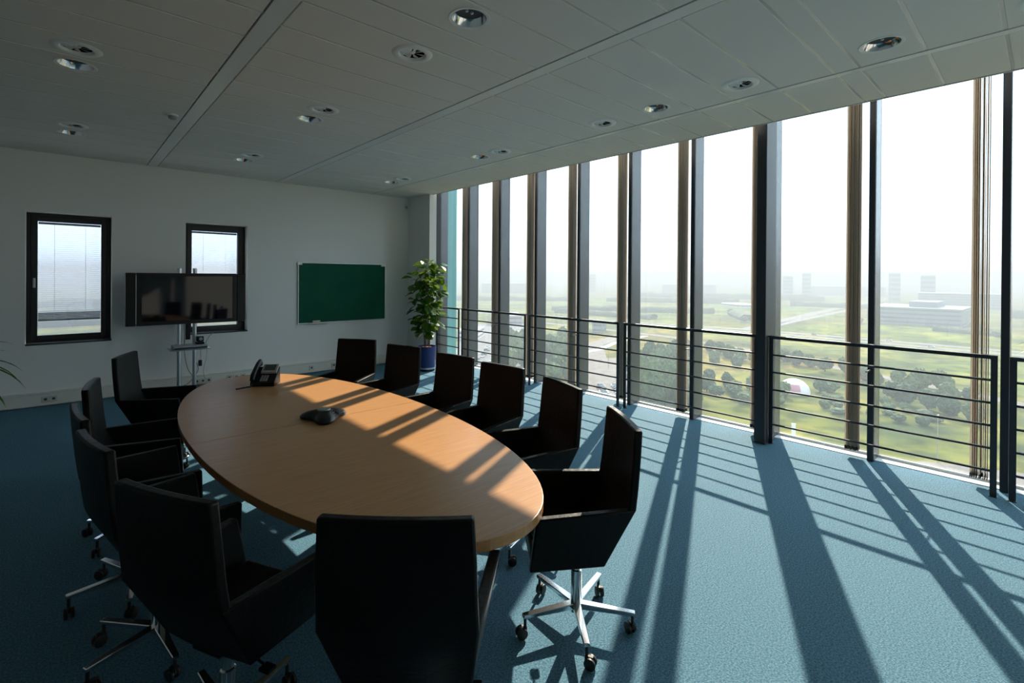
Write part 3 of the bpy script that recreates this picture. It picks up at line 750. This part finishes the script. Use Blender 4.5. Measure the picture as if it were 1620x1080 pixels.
ribbon('road', [(400, 420), (393, 263), (391, 225), (356, 122), (331, 81), (318, 55), (303, 22), (285, -10), (230, -90)], 9, .12, 'paving', 'pale local road in front of the motorway')
ribbon('road', [(512, 205), (640, 219), (1133, 263), (1779, 294)], 16, .08, 'asphalt', 'straight road running away to the horizon')
ribbon('road', [(560, 202), (666, 209), (971, 225), (1300, 240)], 11, .08, 'asphalt', 'second straight road beside the one to the horizon')
ribbon('road', [(255, 210), (265, 215), (285, 217), (322, 231), (380, 240)], 5, .12, 'concrete', 'narrow white path between lawns')
ribbon('road', [(60, 30), (120, 75), (165, 110), (200, 150), (245, 190), (300, 235), (393, 263)], 14, .11, 'paving', 'access road beside the parked cars')
def poly(name, pts, z, mat, label): return struct(MB().prism(pts, GZ - .2, GZ + z).build(name, mat), label, 'pavement')
poly('pavement', [(158, 132), (150, 118), (160, 108), (172, 104), (268, 186), (235, 194)], .06, 'paving', 'pinkish car park with rows of cars')
poly('pavement', [(140, 190), (173, 172), (225, 205), (300, 280), (376, 386), (327, 424), (210, 290)], .05, 'asphalt', 'grey parking area at the left of the view')
poly('pavement', [(40, 45), (160, 34), (181, 24), (190, 4), (196, -30), (180, -90), (40, -90)], .05, 'paving', 'beige square at the foot of the tower')

# trees
def crown_mesh(seed, rx, h):
    rr = random.Random(seed); bm = bmesh.new()
    for k in range(6):
        b2 = bmesh.new(); bmesh.ops.create_icosphere(b2, subdivisions=3, radius=1)
        a = rr.uniform(0, 6.28); q = rr.uniform(0, .5); s = rr.uniform(.5, .72)
        c = Vector((q * math.cos(a), q * math.sin(a), rr.uniform(.30, .78)))
        for v in b2.verts:
            n_ = 1 + .22 * math.sin(v.co.x * 7 + seed) * math.sin(v.co.y * 8 + k) + rr.uniform(-.13, .13)
            v.co = v.co * s * n_
            v.co = Vector(((v.co.x + c.x) * rx, (v.co.y + c.y) * rx, (v.co.z * .62 + c.z) * h))
        me = bpy.data.meshes.new('tmp'); b2.to_mesh(me); bm.from_mesh(me); b2.free(); bpy.data.meshes.remove(me)
    me = bpy.data.meshes.new('crown'); bm.to_mesh(me); bm.free(); return me
crowns = [crown_mesh(s, .5, .9) for s in (1, 2, 3, 4)]
for i, c in enumerate(crowns): c.materials.append(M['crown'] if i % 2 == 0 else M['crown2'])
me_trunk = MB().lathe([(.05, 0), (.035, .35)], 7).mesh('trunk')
def tree(x, y, w, h, i, label, group):
    t = thing('tree', label, 'tree', (x, y, GZ), random.uniform(0, 6.28), group)
    c = put('crown', crowns[i % 4], None, t, (0, 0, .10 * h)); c.scale = (w * 1.05, w * 1.05, h)
    k = put('trunk', me_trunk, 'bark', t); k.scale = (w, w, h)
road_trees = [(302.5, 50.0, 6.2), (296.4, 41.4, 9.2), (303.2, 33.8, 7.7), (282.3, 28.5, 6.8), (286.3, 22.3, 5.4), (296.0, 56.5, 5.6), (313.9, 73.5, 7.5), (324.6, 101.7, 7.6), (324.0, 94.1, 6.7), (314.9, 84.2, 7.1), (330.8, 110.8, 7.1), (300.6, 63.5, 6.4), (266.0, 45.4, 7.1), (257.1, 39.3, 7.8), (253.7, 32.0, 7.5), (247.9, 25.4, 7.2), (243.0, 17.5, 6.1), (336.1, 159.8, 7.1), (330.0, 150.3, 7.7), (319.2, 139.1, 7.4), (314.7, 130.4, 7.2), (311.0, 121.5, 5.6), (290.5, 136.1, 6.9), (286.1, 121.0, 6.6)]
ORD = 'first second third fourth fifth sixth seventh eighth ninth tenth eleventh twelfth thirteenth fourteenth fifteenth sixteenth seventeenth eighteenth nineteenth twentieth twenty-first twenty-second twenty-third twenty-fourth'.split()
for i, (x, y, w) in enumerate(sorted(road_trees, key=lambda q: -math.atan2(q[1], q[0]))):
    tree(x, y, w * 1.1, w * 1.05, i, 'round leafy tree along the pale local road, %s from the left' % ORD[i], 'trees along the local road')
TREES = [(246, 78, 14)] + [(x, y, w * 1.1) for x, y, w in road_trees]
def wood(cor, n, label, group, seed, w0=7, w1=11, h0=9, h1=14):
    rr = random.Random(seed)
    (ax, ay), (bx, by), (cx, cyy), (dx, dy) = cor
    done = []; tries = 0
    while len(done) < n and tries < 4000:
        tries += 1
        u, v = rr.random(), rr.random()
        x = (ax * (1 - u) + bx * u) * (1 - v) + (dx * (1 - u) + cx * u) * v; y = (ay * (1 - u) + by * u) * (1 - v) + (dy * (1 - u) + cyy * u) * v
        w = rr.uniform(w0, w1)
        if any(math.hypot(x - a, y - b) < .5 * (w + c) * 1.02 for a, b, c in TREES): continue
        TREES.append((x, y, w)); done.append(1)
        tree(x, y, w, rr.uniform(h0, h1), rr.randrange(4), label, group)
wood([(250, 170), (300, 160), (178, 92), (166, 104)], 55, 'tree in the dense wood below the railing', 'wood below the railing', 11)
wood([(271, 259), (279, 239), (180, 153), (172, 160)], 22, 'tree in the belt beyond the car park', 'tree belt beyond the car park', 12)
wood([(249, 276), (262, 266), (195, 192), (180, 198)], 12, 'tree beside the grey parking area', 'trees by the parking area', 13)
wood([(215, 62), (240, 66), (262, 34), (222, 24)], 18, 'low shrub on the lawn below the railing', 'shrubs on the lawn', 14, 3, 7, 1.5, 3)
wood([(560, 420), (760, 330), (640, -60), (560, -60)], 14, 'distant tree beyond the motorway', 'trees beyond the motorway', 15, 6, 10, 5, 8)
wood([(210, 120), (235, 110), (268, 60), (205, 78)], 14, 'bushy tree on the green bank', 'trees on the green bank', 16, 5, 8, 4, 7)

# far tree belts, faint bands in the haze
def tree_belt(x0, y0, x1, y1, h, seed, label):
    rr = random.Random(seed); L = math.hypot(x1 - x0, y1 - y0); n = max(8, int(L / 14)); prof = []
    t = thing('tree_belt', label, 'tree belt', ((x0 + x1) / 2, (y0 + y1) / 2, GZ), math.atan2(y1 - y0, x1 - x0), 'far tree belts')
    vs_ = []; fs_ = []; rows = [(-9, 0), (-10, .55), (-5, .95), (4, 1.0), (10, .5), (9, 0)]
    for i in range(n + 1):
        q = h * rr.uniform(.7, 1.15); x = -L / 2 + L * i / n
        for dy, k in rows: vs_.append((x, dy * rr.uniform(.8, 1.2), q * k))
    m_ = len(rows)
    for i in range(n):
        for j in range(m_ - 1): a = i * m_ + j; fs_.append((a, a + 1, a + m_ + 1, a + m_))
    fs_.append(tuple(range(m_))); fs_.append(tuple(range((n + 1) * m_ - 1, n * m_ - 1, -1)))
    MB().add(vs_, fs_).build('foliage', 'crown', t, smooth='all')
for i, (a, b, c, d, hh, lab) in enumerate([(700, 330, 560, 520, 9, 'left of the steel column'), (800, 700, 560, 900, 10, 'in the leftmost panes'), (1000, 420, 860, 640, 11, 'behind the low white shed'), (1050, 120, 1020, 330, 10, 'behind the straight road'),
                                        (620, 250, 700, 300, 8, 'beside the straight road'), (1300, 350, 1150, 760, 13, 'on the hazy skyline in the middle panes'), (950, -160, 960, 40, 10, 'at the right, behind the grey hall'), (640, 30, 655, 75, 5, 'low hedge in front of the grey hall'), (540, 330, 530, 480, 7, 'just beyond the motorway at left'), (-160, 640, 90, 660, 9, 'seen through the left back window, nearest'), (-220, 790, 140, 760, 12, 'seen through the left back window, middle one'), (-300, 980, 260, 1040, 13, 'seen through the left back window, farthest'), (40, 720, 260, 700, 10, 'seen through the window behind the television')]):
    tree_belt(a, b, c, d, hh, 40 + i, 'faint dark belt of trees, ' + lab)
# buildings
def building(x, y, rot, w, d, h, mat, label, floors=3, bays_=8, roof=None):
    t = thing('building', label, 'building', (x, y, GZ), R(rot))
    MB().box(-w / 2, w / 2, -d / 2, d / 2, 0, h).build('wall', mat, t)
    MB().box(-w / 2 - .4, w / 2 + .4, -d / 2 - .4, d / 2 + .4, h, h + .6).build('roof', roof or 'concrete', t)
    fh = h / floors
    for side in (0, 1):
        for k in range(floors):
            if side == 0: MB().box(-w / 2 + 1, w / 2 - 1, -d / 2 - .12, -d / 2, k * fh + fh * .35, k * fh + fh * .75).build('window_band', 'glassdark', t)
            else: MB().box(-w / 2 - .12, -w / 2, -d / 2 + 1, d / 2 - 1, k * fh + fh * .35, k * fh + fh * .75).build('window_band', 'glassdark', t)
    return t
b = building(760, 105, 0, 90, 85, 19, 'bldg', 'long grey hall beyond the motorway, right of the column', 4)
MB().box(-30, 30, -20, 5, 19.6, 26).build('upper_storey', 'bldg', b)
building(905, 380, -36, 30, 62, 5, 'bldg2', 'low white shed in the hazy fields', 1, roof='sill')
building(370, 415, 52, 60, 32, 9, 'bldg3', 'mauve roofed block at the far left of the view', 2, roof='bldg3')
building(372, 285, 20, 12, 10, 9, 'bldg', 'small blue grey block behind the white path', 2, roof='bldg')
building(255, 330, 40, 34, 16, 7, 'bldg2', 'low pale block beside the grey parking area', 2)
building(640, -40, 5, 40, 60, 9, 'bldg2', 'low pale shed beyond the motorway at the right', 2)
for i, (dx, dy, w, h, D) in enumerate([(.793, .63, 34, 62, 1700), (1.09, .359, 24, 58, 1500), (1.118, .333, 20, 66, 1500), (1.25, .212, 22, 66, 1450), (1.301, .166, 24, 60, 1350), (.95, .50, 160, 30, 1700), (1.18, .28, 200, 28, 1900), (.68, .74, 200, 30, 1600), (1.34, .12, 120, 26, 1250)]):
    L = math.hypot(dx, dy)
    lab = ['hazy tower block on the skyline in the middle panes', 'faint tower block on the skyline right of the column', 'taller faint tower block right of the column', 'hazy tower block above the long grey hall', 'hazy tower block right of the long grey hall', 'long faint low block on the skyline', 'very long faint block on the skyline behind the hall', 'faint low block on the skyline at the left panes', 'faint low block on the skyline at the right edge'][i]
    building(dx / L * D, dy / L * D, math.degrees(math.atan2(dy, dx)), w * .6, w, h, 'bldg', lab, 6)
# dome tent, sign pillar, lamp posts
t = thing('dome_tent', 'pale dome tent with a pink patch on the lawn', 'tent', (246, 78, GZ), R(200))
mb = MB().lathe([(6.5 * math.cos(a), 6.2 * math.sin(a)) for a in [i * math.pi / 2 / 8 for i in range(8)]] + [(.1, 6.2)], 24); mb.build('canopy', 'tent', t, smooth=True)
mb = MB(); vs_ = []; fs_ = []
for i in range(6):
    for j in range(6):
        a = R(-22 + 44 * j / 5); e = R(14 + 28 * i / 5)
        vs_.append((6.6 * math.cos(e) * math.cos(a), 6.6 * math.cos(e) * math.sin(a), 6.32 * math.sin(e)))
for i in range(5):
    for j in range(5): q = i * 6 + j; fs_.append((q, q + 1, q + 7, q + 6))
mb.add(vs_, fs_).build('pink_patch', 'tentmark', t)
t = thing('sign_pillar', 'white advertising pillar on the lawn below the column', 'sign', (175.5, 55.7, GZ), R(200))
MB().box(-.25, .25, -.6, .6, 0, 4.6).build('panel', 'sill', t, bevel=.05); MB().box(-.4, .4, -.8, .8, 0, .3).build('plinth', 'concrete', t)
for i, (x, y, h) in enumerate([(183.6, 21, 13), (205, 138, 12), (212, 150, 12), (228, 168, 12), (300, 10, 11)]):
    t = thing('lamp_post', ['slim street lamp on the lawn at lower right', 'slim street lamp in the car park, nearest', 'slim street lamp in the car park, middle', 'slim street lamp in the car park, farthest', 'slim street lamp by the local road'][i], 'street lamp', (x, y, GZ), i)
    MB().lathe([(.14, 0), (.07, h)], 8).build('pole', 'alu', t, smooth=True); MB().box(-.2, 1.4, -.15, .15, h, h + .18).build('lamp_head', 'grey', t)

# cars
def car_meshes():
    body = [(-2.1, .35), (-2.15, .75), (-1.35, .95), (1.9, .95), (2.1, .7), (2.1, .35)]
    cab = [(-1.2, .95), (-.6, 1.45), (1.1, 1.45), (1.75, .95)]
    out = []
    for nm, prof, hw in (('body', body, .88), ('cabin', cab, .76)):
        n = len(prof); vs_ = [(x, -hw, z) for x, z in prof] + [(x, hw, z) for x, z in prof]
        fs_ = [tuple(range(n)), tuple(range(2 * n - 1, n - 1, -1))] + [(i, n + i, n + (i + 1) % n, (i + 1) % n) for i in range(n)]
        out.append(MB().add(vs_, fs_).mesh(nm))
    w = MB()
    for x in (-1.35, 1.35):
        for y in (-.8, .8):
            n2 = 10; vs_ = [(x + .33 * math.cos(6.283 * k / n2), y + s, .33 + .33 * math.sin(6.283 * k / n2)) for s in (-.1, .1) for k in range(n2)]
            w.add(vs_, [tuple(range(n2)), tuple(range(2 * n2 - 1, n2 - 1, -1))] + [(k, (k + 1) % n2, n2 + (k + 1) % n2, n2 + k) for k in range(n2)])
    out.append(w.mesh('wheels')); return out
cb, cc, cw = car_meshes()
cc.materials.append(M['glassdark']); cw.materials.append(M['rubber'])
paints = [('white', pmat('car_white', (.8, .8, .8), .25)), ('grey', pmat('car_grey', (.25, .26, .28), .25)), ('dark', pmat('car_dark', (.03, .035, .05), .25)), ('red', pmat('car_red', (.35, .03, .03), .25))]
bodies = []
for nm, p in paints:
    c_ = cb.copy(); c_.materials.append(p); bodies.append((nm, c_))
def car(x, y, rot, i, place, group):
    nm, me = bodies[i % 4]
    t = thing('car', '%s car %s' % (nm, place), 'car', (x, y, GZ + .12), R(rot), group)
    put('body', me, None, t, bevel=.08, seg=1); put('cabin', cc, None, t); put('wheels', cw, None, t)
ck = 0
for j, (x0, y0) in enumerate([(172, 118), (166, 122)]):
    for k in range(9):
        car(x0 + k * 2.9 * .72 * 1.25, y0 + k * 2.9 * .69 * 1.25, 135 + 90 * 0, (k * 3 + j) % 4, 'parked in a row on the pinkish car park', 'cars on the pinkish car park')
for k, (x, y) in enumerate([(198, 244), (182, 227), (192, 228), (207, 233), (197, 214), (217, 263), (186, 215), (204, 250), (225, 272), (232, 262), (178, 205), (190, 240)]):
    car(x, y, 30 + 90 * (k % 2), k * 2, 'parked on the grey area at left', 'cars on the grey parking area')
for k, (x, y) in enumerate([(488, 60), (509, 145), (487, 95), (490, 190), (511, 90), (480, 260)]):
    car(x, y, 90, k, 'driving on the motorway', 'motorway cars')

# things of one group that look alike are told apart by their order seen from the room
def ordinal(n):
    small = 'zeroth first second third fourth fifth sixth seventh eighth ninth tenth eleventh twelfth thirteenth fourteenth fifteenth sixteenth seventeenth eighteenth nineteenth'.split()
    if n < 20: return small[n]
    tens = {2: 'twent', 3: 'thirt', 4: 'fort', 5: 'fift'}[n // 10]
    return tens + 'ieth' if n % 10 == 0 else tens + 'y-' + small[n % 10]
alike = {}
for o in list(C.objects):
    if o.parent is None and o.get('category') in ('tree', 'car'): alike.setdefault(o['label'], []).append(o)
for lab, objs in alike.items():
    if len(objs) > 1:
        for i, o in enumerate(sorted(objs, key=lambda q: -math.atan2(q.location.y, q.location.x))): o['label'] = '%s, %s from the left' % (lab, ordinal(i + 1))

# ------------------------------------------------------------------ haze over the landscape (outside the building only)
hz = bpy.data.materials.new('haze'); hz.use_nodes = True
nt = hz.node_tree; nt.nodes.remove(nt.nodes['Principled BSDF'])
vsn = nt.nodes.new('ShaderNodeVolumeScatter'); vsn.inputs['Color'].default_value = (0.96, 0.98, 1.0, 1); vsn.inputs['Density'].default_value = 0.00062; vsn.inputs['Anisotropy'].default_value = 0.1
van = nt.nodes.new('ShaderNodeVolumeAbsorption'); van.inputs['Color'].default_value = (0, 0, 0, 1); van.inputs['Density'].default_value = 0.00056
add = nt.nodes.new('ShaderNodeAddShader')
nt.links.new(vsn.outputs[0], add.inputs[0]); nt.links.new(van.outputs[0], add.inputs[1])
nt.links.new(add.outputs[0], nt.nodes['Material Output'].inputs['Volume'])
h = MB().prism([(6.6, -2500), (4500, -2500), (4500, 5500), (-2500, 5500), (-2500, 9.8), (6.6, 9.8)], GZ - .5, 40).build('haze', hz)
h['kind'] = 'stuff'; tag(h, 'pale morning haze hanging over the landscape outside', 'haze')
